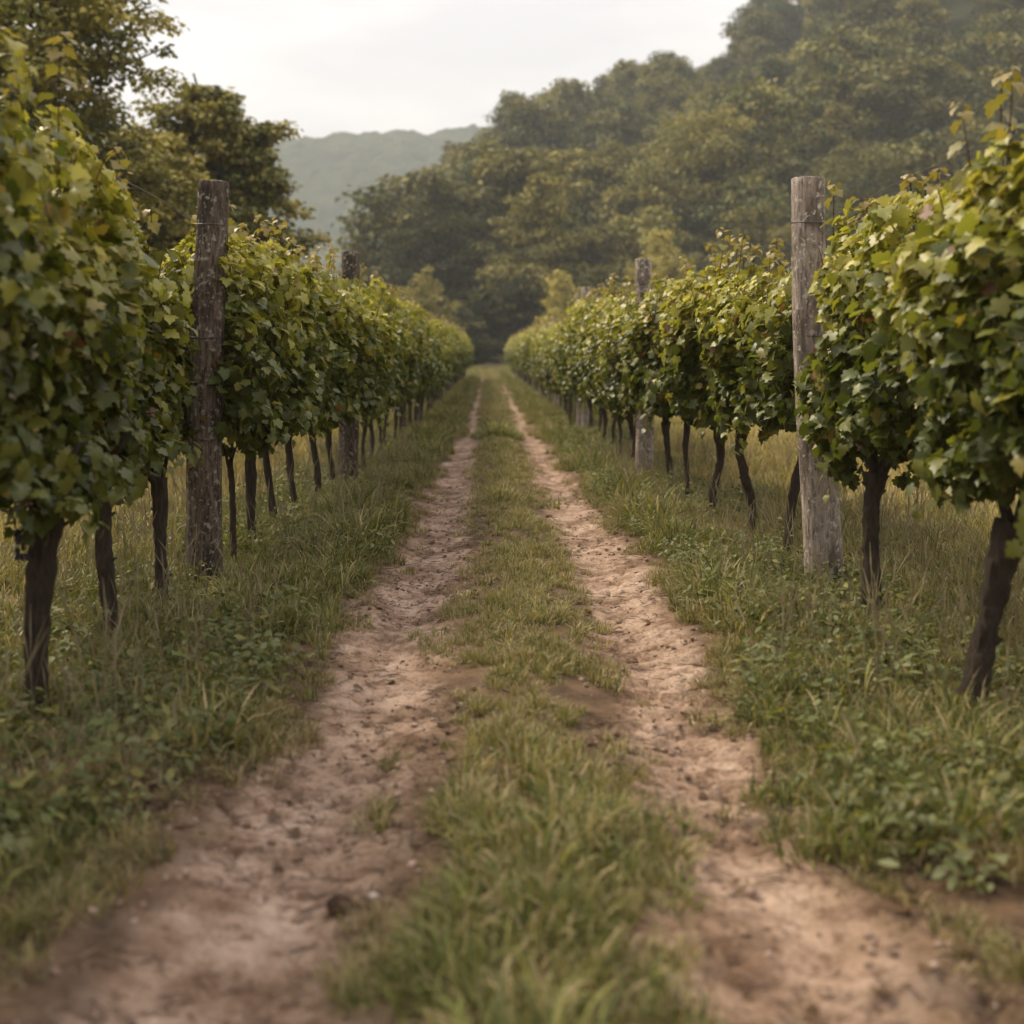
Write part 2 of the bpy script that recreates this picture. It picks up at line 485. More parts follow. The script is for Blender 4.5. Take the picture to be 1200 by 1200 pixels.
# ------------------------------------------------------------------ terrain
def ground_h(x, y):
    x = np.asarray(x, float); y = np.asarray(y, float)
    near = 1 - sstep(60, 120, np.abs(x) + np.abs(y) * .6)
    z = .05 * (fbm(x * .35, y * .35, None, 11, 3) - .5) * near
    # dip in the lane at about 20 m and slow rise at its end
    z = z + .05 * np.exp(-((y - 16.2) / 1.6)**2) - .13 * np.exp(-((y - 20.3) / 2.0)**2)
    z = z + .30 * sstep(55, 100, y)
    lane = np.exp(-(np.abs(x - .1) / 1.3)**6)
    wr = .22 + .04 * np.sin(y * .9)
    tl = np.exp(-((x + .38 + .04 * np.sin(y * .55)) / wr)**2); tr = np.exp(-((x - .63 - .04 * np.sin(y * .6 + 1)) / wr)**2)
    z = z - .055 * (tl + tr) * lane + .02 * lane * np.exp(-((x - .12) / .2)**2)
    z = z + .018 * sstep(.55, 1.1, np.abs(x - .1))
    # the wooded slope on the right
    rx = np.array([-90, -60, -25, -7, 6, 28, 43, 52, 61, 72, 94, 138, 300])
    rz = np.array([0, 0, 4, 32, 48, 50, 58, 58, 61, 73, 89, 110, 136])
    xx = x * 300 / np.maximum(y, 120)
    rd = np.interp(xx, rx, rz)
    z = z + rd * sstep(88, 305, y)**.9 * (y > 0) * (1 - sstep(340, 600, y))
    z = z + 3 * (fbm(x * .02, y * .02, None, 21, 3) - .5) * sstep(110, 200, y)
    return z

def dirt_mask(x, y):
    """1 on the bare wheel tracks, 0 in the grass"""
    x = np.asarray(x, float); y = np.asarray(y, float)
    n = (fbm(x * 3.2, y * 2.0, None, 31, 3) - .5) * .42 + (fbm(x * 11, y * 7, None, 33, 3) - .5) * .22 - .12 * sstep(26, 60, y)
    le = np.interp(y, [0, 2.2, 2.7, 3.4, 4.3, 5.8, 7.4, 11.5, 16, 19, 24, 40, 90], [-1.1, -.95, -.80, -.66, -.62, -.62, -.52, -.55, -.5, -.36, -.42, -.45, -.5])
    li = np.interp(y, [0, 2.2, 2.8, 3.8, 5, 7, 11.5, 16, 19, 24, 40, 90], [-.28, -.28, -.25, -.18, -.14, -.12, -.16, -.15, -.22, -.2, -.22, -.25])
    ri = np.interp(y, [0, 2.2, 2.8, 3.8, 5, 7, 11.5, 20, 40, 90], [.26, .30, .40, .43, .46, .46, .42, .48, .48, .5])
    re = np.interp(y, [0, 2.4, 2.7, 3.0, 3.7, 4.5, 6.5, 7.4, 11, 20, 40, 90], [1.1, .95, .82, .74, .80, .80, .92, .86, .82, .74, .72, .7])
    a = np.minimum(x - le, li - x) + n * .35; b = np.minimum(x - ri, re - x) + n * .35
    s = np.maximum(a, b) + .03 * (y < 14)
    return s            # signed distance in metres

ys = [-60, -40, -20, -10, -5, -2, 0, .8, 1.3]
y = 1.5
while y < 110: ys.append(y); y *= 1.0042 if y < 45 else 1.012
while y < 1150: ys.append(y); y *= 1.02
xs = list(np.arange(-1.3, 1.5, .016))
x = 1.5; s_ = .02
while x < 900: xs.append(x); s_ *= 1.09; x += s_
x = -1.316; s_ = .02
while x > -900: xs.insert(0, x); s_ *= 1.09; x -= s_
xs = np.array(xs); ys = np.array(ys)
GX, GY = np.meshgrid(xs, ys)
GZ = ground_h(GX, GY)
DM = dirt_mask(GX, GY)
dm = sstep(-.08, .10, DM)
fineness = 1 - sstep(25, 60, GY)
rid = np.abs(fbm(GX * 5.5, GY * 7, None, 41, 3) - .5) * 2
crk = (1 - sstep(.0, .07, rid)) * sstep(.42, .55, fbm(GX * 1.7, GY * 1.3, None, 42, 2))
crk_d = 0
rid2 = np.abs(fbm(GX * 11 + 5, GY * 17, None, 44, 3) - .5) * 2
crk2 = (1 - sstep(.0, .12, rid2)) * sstep(.45, .6, fbm(GX * 2.3 + 9, GY * 1.9, None, 46, 2))
GZ = GZ - (.030 * crk + .020 * crk2) * dm * fineness          # cracks and broken crust
GZ = GZ + .020 * (fbm(GX * 9, GY * 12, None, 43, 4, .62) - .5) * fineness
GZ = GZ - .022 * dm * fineness * (1 - sstep(.0, .12, np.abs(fbm(GX * 2.6, GY * 9, None, 45, 3) - .5) * 2)) * sstep(.4, .6, fbm(GX * 1.3, GY * 2.3, None, 49, 2))
crust = fbm(GX * 3.4, GY * 4.6, None, 47, 3)
GZ = GZ + .011 * dm * fineness * (np.floor(crust * 9) + sstep(.0, .22, crust * 9 % 1)) / 4
crk_d = np.clip(crk + crk2, 0, 1)
cols = np.zeros(GX.shape + (3,))
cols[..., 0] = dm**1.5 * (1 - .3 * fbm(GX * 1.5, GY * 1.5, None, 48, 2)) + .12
cols[..., 0] *= 1 - .85 * sstep(.66, .86, np.abs(GX - .08) + .25 * (fbm(GX * 3, GY * 3, None, 50, 3) - .5)) * (1 - sstep(2.6, 3.6, GY))  # browner bare soil at the near sides, darkened partly to imitate lens vignetting
cols[..., 0] *= 1 - .55 * crk_d
cols[..., 1] = sstep(1.6, 3.2, np.abs(GX)) * (1 - sstep(85, 100, GY)) + .25 * (1 - dm) * sstep(12, 30, GY)
cols[..., 2] = sstep(90, 110, GY)
nx, ny = len(xs), len(ys)
V = np.stack([GX, GY, GZ], -1).reshape(-1, 3)
ii = (np.arange(ny - 1)[:, None] * nx + np.arange(nx - 1)[None]).ravel()
F = np.stack([ii, ii + 1, ii + nx + 1, ii + nx], 1)
fm = (DM.ravel()[F].mean(1) > 0) & (GY.ravel()[F[:, 0]] < 96) & (GY.ravel()[F[:, 0]] > .5)

def sub_mesh(name, F, keep):
    f = F[keep]; u, inv = np.unique(f, return_inverse=True)
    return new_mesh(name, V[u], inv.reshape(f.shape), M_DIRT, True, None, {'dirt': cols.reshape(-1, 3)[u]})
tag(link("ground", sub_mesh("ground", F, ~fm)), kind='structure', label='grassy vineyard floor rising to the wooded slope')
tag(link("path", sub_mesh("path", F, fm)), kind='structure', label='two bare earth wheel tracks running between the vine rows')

# far ridge in the haze
gx = np.linspace(-700, 300, 620); gy = np.linspace(560, 1080, 200)
HX, HY = np.meshgrid(gx, gy)
crest = 171 + 4 * np.sin(HX * .012 + .5) + 12 * (fbm(HX * .01, HX * 0, None, 61, 3) - .5) * 2 - sstep(-330, -520, HX) * 0
HZ = crest * sstep(560, 860, HY) * (1 - .5 * sstep(900, 1080, HY)) - 2
HZ = HZ + 13 * (fbm(HX * .09, HY * .09, None, 63, 4, .7) - .5) * sstep(580, 640, HY) + 10 * (fbm(HX * .008, HY * .02, None, 65, 2) - .5)
Vh = np.stack([HX, HY, HZ], -1).reshape(-1, 3); n0 = len(gx)
ih = (np.arange(len(gy) - 1)[:, None] * n0 + np.arange(n0 - 1)[None]).ravel()
tag(link("hills", new_mesh("hills", Vh, np.stack([ih, ih + 1, ih + n0 + 1, ih + n0], 1), M_FOREST, True)), kind='structure', label='long wooded ridge fading into haze')

# air
bm_s = bpy.data.meshes.new("haze")
X0, X1, Y0, Y1, Z0, Z1 = -950, 950, -90, 1200, -12, 225
bm_s.from_pydata([(X0, Y0, Z0), (X1, Y0, Z0), (X1, Y1, Z0), (X0, Y1, Z0), (X0, Y0, Z1), (X1, Y0, Z1), (X1, Y1, Z1), (X0, Y1, Z1)], [],
                 [(0, 3, 2, 1), (4, 5, 6, 7), (0, 1, 5, 4), (1, 2, 6, 5), (2, 3, 7, 6), (3, 0, 4, 7)])
hm = bpy.data.materials.new("haze_air"); hm.use_nodes = True
hn = hm.node_tree; hn.nodes.clear()
ho = hn.nodes.new("ShaderNodeOutputMaterial"); hv = hn.nodes.new("ShaderNodeVolumePrincipled")
hv.inputs['Color'].default_value = (.90, .95, 1.0, 1); hv.inputs['Density'].default_value = .00048
hn.links.new(hv.outputs[0], ho.inputs['Volume'])
bm_s.materials.append(hm)
tag(link("haze", bm_s), kind='stuff', label='pale haze in the air over the valley')

# ------------------------------------------------------------------ row geometry
def xl(y): return float(np.interp(y, [2, 7.5, 10, 18, 60], [-1.48, -1.46, -1.28, -1.25, -1.22]))
def xr(y): return float(np.interp(y, [2, 5, 7, 8.5, 10.9, 75], [1.6, 1.68, 1.76, 1.68, 1.49, 1.47]))

# ------------------------------------------------------------------ posts
def make_post(seed, h, r0, lean, m, sides=40, ties=(.78, 1.3, 1.89)):
    r = np.random.default_rng(seed)
    n = 70 if sides > 20 else 14
    zz = np.linspace(-.25, h, n); a = np.arange(sides) / sides * 2 * np.pi
    A_, Z_ = np.meshgrid(a, zz)
    taper = np.interp(Z_, [-.25, 0, .4, h], [1.1, 1.06, 1.0, .9])
    R_ = r0 * taper * (1 + .06 * (fbm(np.cos(A_) * 1.2 + seed, np.sin(A_) * 1.2, Z_ * 1.1, seed, 3) - .5) * 2
                       + .045 * (fbm(np.cos(A_) * 6, np.sin(A_) * 6 + seed, Z_ * 1.4, seed + 1, 3) - .5) * 2)
    R_ = R_ - r0 * .10 * np.exp(-(((A_ + .5 * np.sin(Z_ * 1.5)) % 6.283 - 2.2) / .09)**2)      # a drying crack
    bx = lean[0] * Z_ / h + .012 * np.sin(Z_ * 2.2 + seed); by = lean[1] * Z_ / h
    V = np.stack([R_ * np.cos(A_) + bx, R_ * np.sin(A_) + by, Z_ + (Z_ > h - .01) * .012 * (vnoise(A_ * 2.5, Z_ * 0, None, seed) - .5)], -1).reshape(-1, 3)
    F = []
    for i in range(n - 1):
        j = np.arange(sides); k = (j + 1) % sides
        F.append(np.stack([i * sides + j, i * sides + k, (i + 1) * sides + k, (i + 1) * sides + j], 1))
    # weathered end grain: two inner rings
    base = (n - 1) * sides; rings = [base]
    Vx = [V]; cnt = len(V)
    for f, dz in ((.93, .006), (.6, -.002), (.2, .0)):
        ring = np.stack([R_[-1] * f * np.cos(a) + bx[-1], R_[-1] * f * np.sin(a) + by[-1], h + dz + .012 * (fbm(np.cos(a) * f * 5, np.sin(a) * f * 5, None, seed, 2) - .5)], 1)
        Vx.append(ring); rings.append(cnt); cnt += sides
    for p, q in zip(rings, rings[1:]):
        j = np.arange(sides); k = (j + 1) % sides
        F.append(np.stack([p + j, p + k, q + k, q + j], 1))
    q = rings[-1]; Vx.append(np.array([[bx[-1, 0], by[-1, 0], h]])); 
    j = np.arange(0, sides, 2)
    F.append(np.stack([q + j, q + (j + 1) % sides, q + (j + 2) % sides, np.full(len(j), cnt)], 1))
    return new_mesh("post", np.concatenate(Vx), np.concatenate(F), m, True)

def post(x, y, h, r0, lean, m, seed, label, near=True, ties=True, mesh=None):
    z = float(ground_h(x, y)) - .01
    root = bpy.data.objects.new("vineyard_post", None); COL.objects.link(root); root.location = (x, y, z)
    root.empty_display_size = .2
    tag(root, label, 'post', 'wooden posts along the vine rows')
    o = link("shaft", mesh or make_post(seed, h, r0, lean, m, 40 if near else 16), root)
    if ties:
        for zt in (.78, 1.3, 1.88):
            A = Acc()
            a = np.linspace(0, 2 * np.pi, 25); rr = r0 * (1.06 - .13 * zt / h) * 1.035
            A.add(*tube(np.stack([rr * np.cos(a) + lean[0] * zt / h, rr * np.sin(a) + lean[1] * zt / h, zt + .01 * np.sin(a)], 1), .0024, 5, cap=False))
            link("wire_tie", A.mesh("wire_tie", M_WIRE), root)
    return o.data

post(-1.47, 6.02, 2.09, .090, (.035, 0), M_POST_D, 3, 'dark weathered wooden post rising above the left vines, nearest on that side')
post(1.72, 6.02, 2.10, .094, (-.075, 0), M_POST_L, 8, 'pale grey weathered post leaning slightly, tallest beside the right track')
post(-1.255, 10.4, 2.12, .088, (.02, 0), M_POST_D, 5, 'dark post in the left row, second from the camera, its top just clearing the leaves')
post(1.455, 10.9, 2.10, .085, (.0, 0), M_POST_L, 12, 'pale post in the right row, second from the camera, standing above the leaves')
pd = pl_ = None
for i, (x_, y_, h_) in enumerate([(-1.235, 16.7, 1.9), (-1.235, 20.2, 1.9), (-1.24, 24.5, 1.9), (-1.23, 29, 1.88), (-1.23, 34, 1.88), (-1.23, 39, 1.88), (-1.22, 45, 1.88), (-1.22, 51, 1.9), (-1.22, 57, 1.9),
                                  (1.44, 17.2, 2.2), (1.46, 18.7, 2.3), (1.44, 25, 1.98), (1.44, 28, 1.9), (1.44, 33, 1.9), (1.44, 38, 1.9), (1.45, 43, 1.9), (1.45, 49, 1.9), (1.45, 55, 1.9), (1.45, 61, 1.9), (1.45, 67, 1.9), (1.45, 73, 1.9)]):
    left = x_ < 0
    lab = 'slim dark wooden post far down the left vine row' if left else 'slim pale wooden post far down the right vine row'
    if (x_, y_) == (1.44, 17.2): lab = 'pale post top showing above the right row, left one of a close pair'
    if (x_, y_) == (1.46, 18.7): lab = 'pale post top showing above the right row, right one of a close pair'
    if (x_, y_) == (-1.235, 16.7): lab = 'third dark post of the left row, beyond the thin bent trunks'
    if h_ > 2: post(x_, y_, h_, .062, (0, 0), M_POST_L, 40 + i, lab, False, False)
    elif left: pd = post(x_, y_, h_, .055, (0, 0), M_POST_D, 40 + i, lab, False, False, pd)
    else: pl_ = post(x_, y_, h_, .055, (0, 0), M_POST_L, 40 + i, lab, False, False, pl_)

# trellis wires
for fx, y1, nm in ((xl, 60, 'left'), (xr, 74, 'right')):
    for zt, h_ in ((.78, 'lowest'), (1.3, 'middle'), (1.9, 'top')):
        yy = np.concatenate([np.arange(1.6, 14, .25), np.arange(14, y1, 1.5)])
        P = np.array([(fx(v) + (.0 if zt < 1.8 else .0) - (.08 if nm == 'left' else -.09) * math.exp(-((v - 6.02) / .6)**2) + (0 if zt > .8 else (-.12 if nm == 'left' else .12)), v, zt + float(ground_h(fx(v), v)) * .5 - .02 * math.sin(max(0, (v - 6)) / 4.4 * math.pi)**2) for v in yy])
        V_, F_ = tube(P, .0022 if zt > 1.8 else .002, 5, cap=False)
        tag(link("trellis_wire", new_mesh("trellis_wire", V_, F_, M_WIRE, True)), f'{h_} grey trellis wire strung along the {nm} vine row', 'wire', 'trellis wires')

# ------------------------------------------------------------------ vines
def vine(x, y, fol, canes, trunk, label, fx=0., rot=0.):
    z = float(ground_h(x, y))
    root = bpy.data.objects.new("grapevine", None); COL.objects.link(root); root.location = (x, y, z); root.rotation_euler[2] = rot
    root.empty_display_size = .2
    tag(root, label, 'grapevine', 'grapevines trained along the two rows')
    link("trunk", trunk, root); link("foliage", fol, root)
    for c in canes: link("cane", c, root)
    return root

NEAR = [
 # x, y, trunk path, radius, foliage offset, half width, leaves, label
 (-1.50, 2.75, [(0, 0), (.0, .3), (.01, .66)], .05, -.12, .26, 1500, .98, 'large leaved grapevine at the left edge, its leaves cut by the frame'),
 (-1.47, 3.80, [(0, 0), (0, .25), (.01, .45), (.03, .68)], .050, -.14, .27, 1700, 1.0, 'grapevine with the thickest straight black trunk at the far left'),
 (-1.51, 4.72, [(0, 0), (-.035, .2), (-.05, .45), (-.055, .68)], .038, -.20, .25, 1600, 1.0, 'grapevine with a bent dark trunk, second from the left edge'),
 (-1.52, 5.42, [(0, 0), (-.01, .3), (-.015, .62)], .036, -.27, .19, 1500, 1.0, 'grapevine with a short brown trunk just left of the dark post'),
 (-1.44, 6.55, [(0, 0), (0, .4), (-.02, .6)], .02, -.05, .30, 1300, 1.0, 'grapevine with a very thin stem hidden behind the dark post'),
 (-1.435, 7.05, [(0, 0), (-.005, .3), (-.01, .62)], .033, -.03, .30, 1300, 1.0, 'grapevine with a straight trunk right of the dark post, yellow leaves on top'),
 (-1.45, 7.9, [(0, 0), (-.03, .25), (-.06, .5), (-.07, .65)], .031, .02, .31, 1300, 1.0, 'grapevine whose dark trunk leans left, second beyond the dark post'),
 (-1.42, 8.6, [(0, 0), (-.04, .25), (-.06, .5), (-.06, .62)], .031, .06, .33, 1300, 1.0, 'grapevine with a forked trunk, third beyond the dark post'),
 (-1.35, 9.2, [(0, 0), (.0, .25), (-.03, .45), (-.06, .62)], .031, .06, .36, 1300, 1.0, 'grapevine with a bowed trunk, fourth beyond the dark post'),
 (-1.33, 9.85, [(0, 0), (.01, .2), (-.03, .45), (-.02, .65)], .028, .08, .38, 1300, 1.0, 'grapevine with an s curved trunk just before the second dark post'),
 (1.62, 2.75, [(0, 0), (.0, .3), (.03, .64)], .05, .22, .26, 1100, 1.1, 'grapevine at the right edge, most of it outside the frame'),
 (1.595, 3.84, [(0, 0), (.03, .2), (.08, .4), (.13, .64)], .050, .17, .28, 1700, 1.02, 'grapevine with a thick black trunk leaning right, at the right edge'),
 (1.69, 5.15, [(0, 0), (0, .3), (.0, .5), (.02, .66)], .045, .13, .27, 1700, 1.0, 'grapevine with a stout split trunk just right of the pale post'),
 (1.77, 6.9, [(0, 0), (.01, .2), (.05, .45), (.12, .64)], .034, .07, .31, 1400, 1.0, 'grapevine with a slim leaning trunk just left of the pale post'),
 (1.74, 7.7, [(0, 0), (0, .2), (-.06, .42), (-.09, .55), (-.06, .7)], .036, .03, .32, 1400, 1.0, 'grapevine with a crooked trunk, second left of the pale post'),
 (1.64, 8.6, [(0, 0), (.02, .2), (.08, .42), (.05, .64)], .036, .0, .32, 1400, 1.0, 'grapevine with a y shaped trunk, third left of the pale post'),
 (1.62, 9.5, [(0, 0), (.0, .2), (-.02, .42), (.0, .64)], .026, .0, .33, 1300, 1.0, 'grapevine with a thin trunk midway between the two pale posts'),
 (1.60, 10.2, [(0, 0), (-.03, .3), (-.05, .62)], .035, -.03, .33, 1300, 1.0, 'grapevine with a thick trunk close beside the second pale post'),
]
TOPS = [2.32, 1.96, 1.80, 1.80, 1.76, 1.78, 1.82, 1.80, 1.74, 1.64, 1.98, 1.84, 1.80, 1.66, 1.78, 1.76, 1.70, 1.66]
BOTS = [.72, .70, .62, .58, .74, .72, .72, .70, .72, .72, .7, .7, .70, .72, .70, .70, .70, .70]
for i, (x_, y_, path, r0, fx_, hw_, nl_, ls_, lab) in enumerate(NEAR):
    ln = 1.3 if y_ < 7 else 1.2
    fol, can = vine_foliage(100 + i, int(nl_ * 2.5), hw_, ln, fx_, 0, TOPS[i], BOTS[i], 1, ls_, ymax=(.42 if abs(y_ - 5.42) < .01 else None))
    root = vine(x_, y_, fol, can, vine_trunk(100 + i, path, r0, fx_), lab)
    if i == 1:
        A = Acc(); r = np.random.default_rng(4)
        ico_a = np.linspace(0, np.pi, 6); 
        for k in range(26):
            c = np.array([.0, 0, 0]) + np.array([r.normal(0, .014), r.normal(0, .014), -r.uniform(0, .10)])
            pp = [c + np.array([0, 0, v]) for v in (-.0085, -.006, 0, .006, .0085)]
            A.add(*tube(pp, [.002, .0065, .0088, .0065, .002], 8))
        A.add(*tube([(0, 0, -.03), (.01, .01, .04), (.03, .03, .12)], .0025, 6))
        g = link("grape_cluster", A.mesh("grape_cluster", M_GRAPE), root, loc=(-.04, -.05, .63))

FV = [vine_foliage(300 + k, 2700, .33, 1.3, 0, 1, 1.78 + .04 * (k % 3), .66, 1, 1.0) for k in range(6)]
FT = [vine_trunk(300 + k, [(0, 0), (random.uniform(-.05, .05), .3), (random.uniform(-.07, .07), .62)], random.uniform(.026, .036), 0, True, 8) for k in range(6)]
for fx, y0, y1, nm in ((xl, 10.95, 59, 'left'), (xr, 11.5, 76, 'right')):
    y_ = y0; k = 0
    while y_ < y1:
        j = random.randrange(6); a = random.random() < .5
        if y_ < 16:
            lab = f'grapevine of the {nm} row, {["first", "second", "third", "fourth", "fifth", "sixth", "seventh"][k]} beyond its second post'
        else:
            lab = f'distant leafy grapevine in the far part of the {nm} row'
        o = vine(fx(y_) + random.uniform(-.03, .03), y_, FV[j][0], FV[j][1], FT[random.randrange(6)], lab, rot=math.pi if a else 0)
        sc_ = random.uniform(.95, 1.05) * (1 + .1 * min(1, max(0, (y_ - 22) / 25))); o.scale = (random.uniform(.9, 1.12), 1, sc_)
        y_ += random.uniform(.78, .98); k += 1

# ------------------------------------------------------------------ trees
def tree_meshes(seed, h, R, nleaf, lsize, cb=.12, limbs=60, tint=0., dk=1., cone=0., cw=1., spread=.5, upr=.35, flat=.4, crs=1.0, skew=0.):
    """a broadleaf tree: trunk, limbs, flat sprays of small leaves at the limb ends"""
    r = np.random.default_rng(seed)
    A = Acc()
    tp = smooth_path([(0, 0, -.5), (r.normal(0, .02) * h, r.normal(0, .02) * h, h * .3), (r.normal(0, .03) * h, r.normal(0, .03) * h, h * .62), (r.normal(0, .03) * h, 0, h * .95)], 20)
    A.add(*tube(tp, np.linspace(h * .024, h * .003, 20), 8, .15, seed))
    C = []; W = []
    for i in range(limbs):
        t = cb + (1 - cb) * (i + r.random()) / limbs
        az = i * 2.4 + r.normal(0, .5)
        prof = math.sin(math.pi * min(1, (t - cb) / (1 - cb) * .86 + .14))**.65
        prof = prof * (1 - cone) + cone * (min(1, (t - cb) / .22 + .55) * (1.02 - t)**.75 * 1.35)
        ln = R * prof * r.uniform(.7, 1.12) * (1 + skew * math.cos(az))
        b = np.array([np.interp(t * .9, np.linspace(0, .95, 20), tp[:, k]) for k in range(3)])
        el = upr + .5 * (t - .4) + r.normal(0, .1)
        dv = np.array([math.cos(az) * math.cos(el), math.sin(az) * math.cos(el), math.sin(el)])
        e = b + dv * ln
        e[2] = min(e[2], h * 1.02)
        mid_ = .5 * (b + e) + np.array([0, 0, .08 * ln])
        pp = smooth_path([b, mid_, e + np.array([0, 0, -.03 * ln])], 8)
        A.add(*tube(pp, np.linspace(h * .008 * (1.2 - t), h * .0012, 8), 5, cap=False))
        nc = max(3, int(8 * ln / R + 2))
        for k in range(nc):
            u = .3 + .72 * (k + r.random()) / nc
            c = np.array([np.interp(u, np.linspace(0, 1, 8), pp[:, q]) for q in range(3)])
            c = c + r.normal(0, .12 * ln * crs, 3) * np.array([1, 1, .45])
            C.append(c); W.append(cw * (.13 * R + .09 * ln) * r.uniform(.6, 1.35) * (1.05 - .3 * u))
    C = np.array(C); W = np.array(W)
    per = np.maximum(6, (nleaf * W**2 / np.sum(W**2))).astype(int)
    idx = np.repeat(np.arange(len(C)), per); n = len(idx)
    off = r.normal(0, 1, (n, 3)); off = off / np.linalg.norm(off, axis=1)[:, None] * r.random((n, 1))**.45
    pos = C[idx] + off * W[idx, None] * np.array([1, 1, flat]) 
    pos[:, 2] -= .25 * W[idx] * (off[:, 0]**2 + off[:, 1]**2)
    nrm = off * .7 + np.array([0, 0, .9]) + r.normal(0, .45, (n, 3))
    tip = off + np.array([0, 0, -.4]) + r.normal(0, .6, (n, 3))
    size = lsize * r.uniform(.6, 1.35, n)
    cc = r.random(len(C))[idx]                        # a hue per spray
    hh = np.clip(pos[:, 2] / h, 0, 1)
    yv = np.clip(.2 + tint + .75 * (cc - .5) + .35 * (hh - .5) + r.normal(0, .12, n), 0, 1)[:, None]
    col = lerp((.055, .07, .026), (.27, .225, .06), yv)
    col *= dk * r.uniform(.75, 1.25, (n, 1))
    TV = np.array([(0, 0, 0), (.42, .38, .1), (0, 1, -.12), (-.42, .38, .1)]); TF = np.array([(0, 1, 2, 3)])
    V, F, Cc = scatter(TV, TF, pos, tip, nrm, size, r.uniform(.3, 1.5, n), col)
    return A.mesh("trunk", M_TBARK), new_mesh("crown", V, F, M_TLEAF, False, Cc)

def tree(x, y, meshes, label, s=1., rot=0., group=None, name="tree", sz=None, cat='tree'):
    z = float(ground_h(x, y))
    root = bpy.data.objects.new(name, None); COL.objects.link(root); root.location = (x, y, z)
    root.rotation_euler[2] = rot; root.scale = (s, s, sz or s)
    tag(root, label, cat, group)
    link("trunk", meshes[0], root); link("crown", meshes[1], root)
    return root

def px(u, d): return (u - 573) * d / 1365.
def hz(v, d): return CAM_H + (418 - v) * d / 1365.
# left group
tA = tree_meshes(1, 11.5, 3.0, 60000, .13, .1, 80, .25, dk=1.25, crs=1.2)
tree(px(40, 24), 24, tA, 'tall dark tree at the upper left corner behind the vines', 1., .4)
tB = tree_meshes(2, hz(62, 33), 3.0, 52000, .17, .08, 70, .3, dk=1.9, upr=.2, skew=.1)
tree(px(235, 33), 33, tB, 'rounded tree with layered limbs against the sky, left of the far ridge', 1., 2.2)
tC = tree_meshes(3, hz(120, 30), 2.6, 30000, .14, .05, 60, .45, dk=1.3)
tree(px(160, 30), 30, tC, 'olive yellow tree between the corner tree and the layered tree', 1, 1.0)
tree(px(300, 36), 36, tC, 'low broad tree right of the layered tree, under its limbs', .72, 4.0)
tree(px(-60, 31), 31, tB, 'dark tree at the far left edge, half out of the frame', 1.1, 3.0)
tBush = tree_meshes(4, 3.2, 2.4, 9000, .13, .02, 34, .3, upr=.5)
for k, (u, d_, s_, lab) in enumerate([(385, 44, 1.15, 'low olive bush right of the layered tree behind the left row'), (330, 40, 1.1, 'low bush under the layered tree, behind the left row'),
                                      (60, 27, 1.1, 'dark bush under the tall corner tree'), (190, 30, 1.1, 'dark bush below the olive yellow tree'), (-60, 24, 1.2, 'bush at the left edge behind the vines')]):
    tree(px(u, d_), d_, tBush, lab, s_, k * 1.9, name="bush", cat='bush')
# trees beyond the lane's end
def fit(seed, u, vtop, d_, rpx, lab, nl=20000, ls=.26, **kw):
    x_ = px(u, d_); g_ = float(ground_h(x_, d_))
    h_ = hz(vtop, d_) - g_
    tree(x_, d_, tree_meshes(seed, h_, rpx * d_ / 1365, nl, ls, **kw), lab, 1, seed * .7)
fit(11, 508, 182, 112, 76, 'large dark green tree behind the left row, left of the lane end', 26000, .27, cb=.04, limbs=80, tint=.05, upr=.38, flat=.3, cone=.85, cw=1.2)
fit(12, 640, 182, 106, 78, 'large olive tree directly behind the lane end', 24000, .3, cb=.05, limbs=60, tint=.42, upr=.42, flat=.28, cone=.85, cw=1.2)
fit(13, 835, 115, 135, 118, 'broad olive crowned tree, largest above the second pale post', 30000, .38, cb=.05, limbs=66, tint=.36, upr=.36, flat=.28, cone=.6, cw=1.2)
fit(14, 715, 150, 140, 66, 'pointed dark tree between the two large olive trees', 15000, .3, cb=.05, limbs=60, tint=.05)
fit(15, 428, 268, 118, 30, 'small yellowish tree at the left foot of the large dark one', 12000, .26, cb=.04, limbs=50, tint=.4)
fit(16, 770, 258, 98, 62, 'light olive young tree behind the second pale post', 14000, .24, cb=.02, limbs=55, tint=.6, dk=1.3, upr=.7, cone=.9)
fit(17, 900, 225, 104, 70, 'dull green tree behind the leaning pale post', 14000, .26, cb=.03, limbs=55, tint=.2)
fit(18, 1010, 160, 120, 85, 'dark green tree right of the leaning pale post, partly behind vines', 16000, .28, cb=.03, limbs=60, tint=.08)
fit(19, 1130, 140, 118, 80, 'grey green tree above the vines at the right edge', 16000, .28, cb=.03, limbs=60, tint=.16)
fit(20, 570, 330, 98, 38, 'dark bushy tree closing the end of the lane', 12000, .24, cb=.0, limbs=45, tint=-.1, dk=.55, upr=.5)  # low dk: shade inside the thicket is painted into the leaf colour
fit(21, 500, 305, 92, 48, 'feathery yellow green sapling above the left row end', 9000, .2, cb=.0, limbs=45, tint=.65, dk=1.35, upr=.8, cone=.9)
fit(22, 657, 308, 90, 50, 'feathery pale sapling above the right row end', 9000, .2, cb=.0, limbs=45, tint=.65, dk=1.35, upr=.8, cone=.9)
fit(23, 610, 318, 100, 42, 'dark rounded bush just right of the lane end', 12000, .24, cb=.0, limbs=45, tint=-.08, dk=.55)  # leaf colour darkened to imitate the thicket's shade
fit(24, 700, 300, 96, 46, 'dark green sapling left of the second pale post', 9000, .22, cb=.0, limbs=45, tint=.02)
fit(25, 455, 345, 88, 50, 'low olive thicket tree behind the left row', 9000, .22, cb=.0, limbs=45, tint=.2)
fit(26, 840, 300, 94, 55, 'low dark tree behind the right row top', 9000, .22, cb=.0, limbs=45, tint=.05)
fit(27, 545, 375, 92, 32, 'small dark shrub at the left corner of the lane end', 8000, .22, cb=.0, limbs=35, tint=-.12, dk=.5)  # shade at the lane end put into its leaf colour
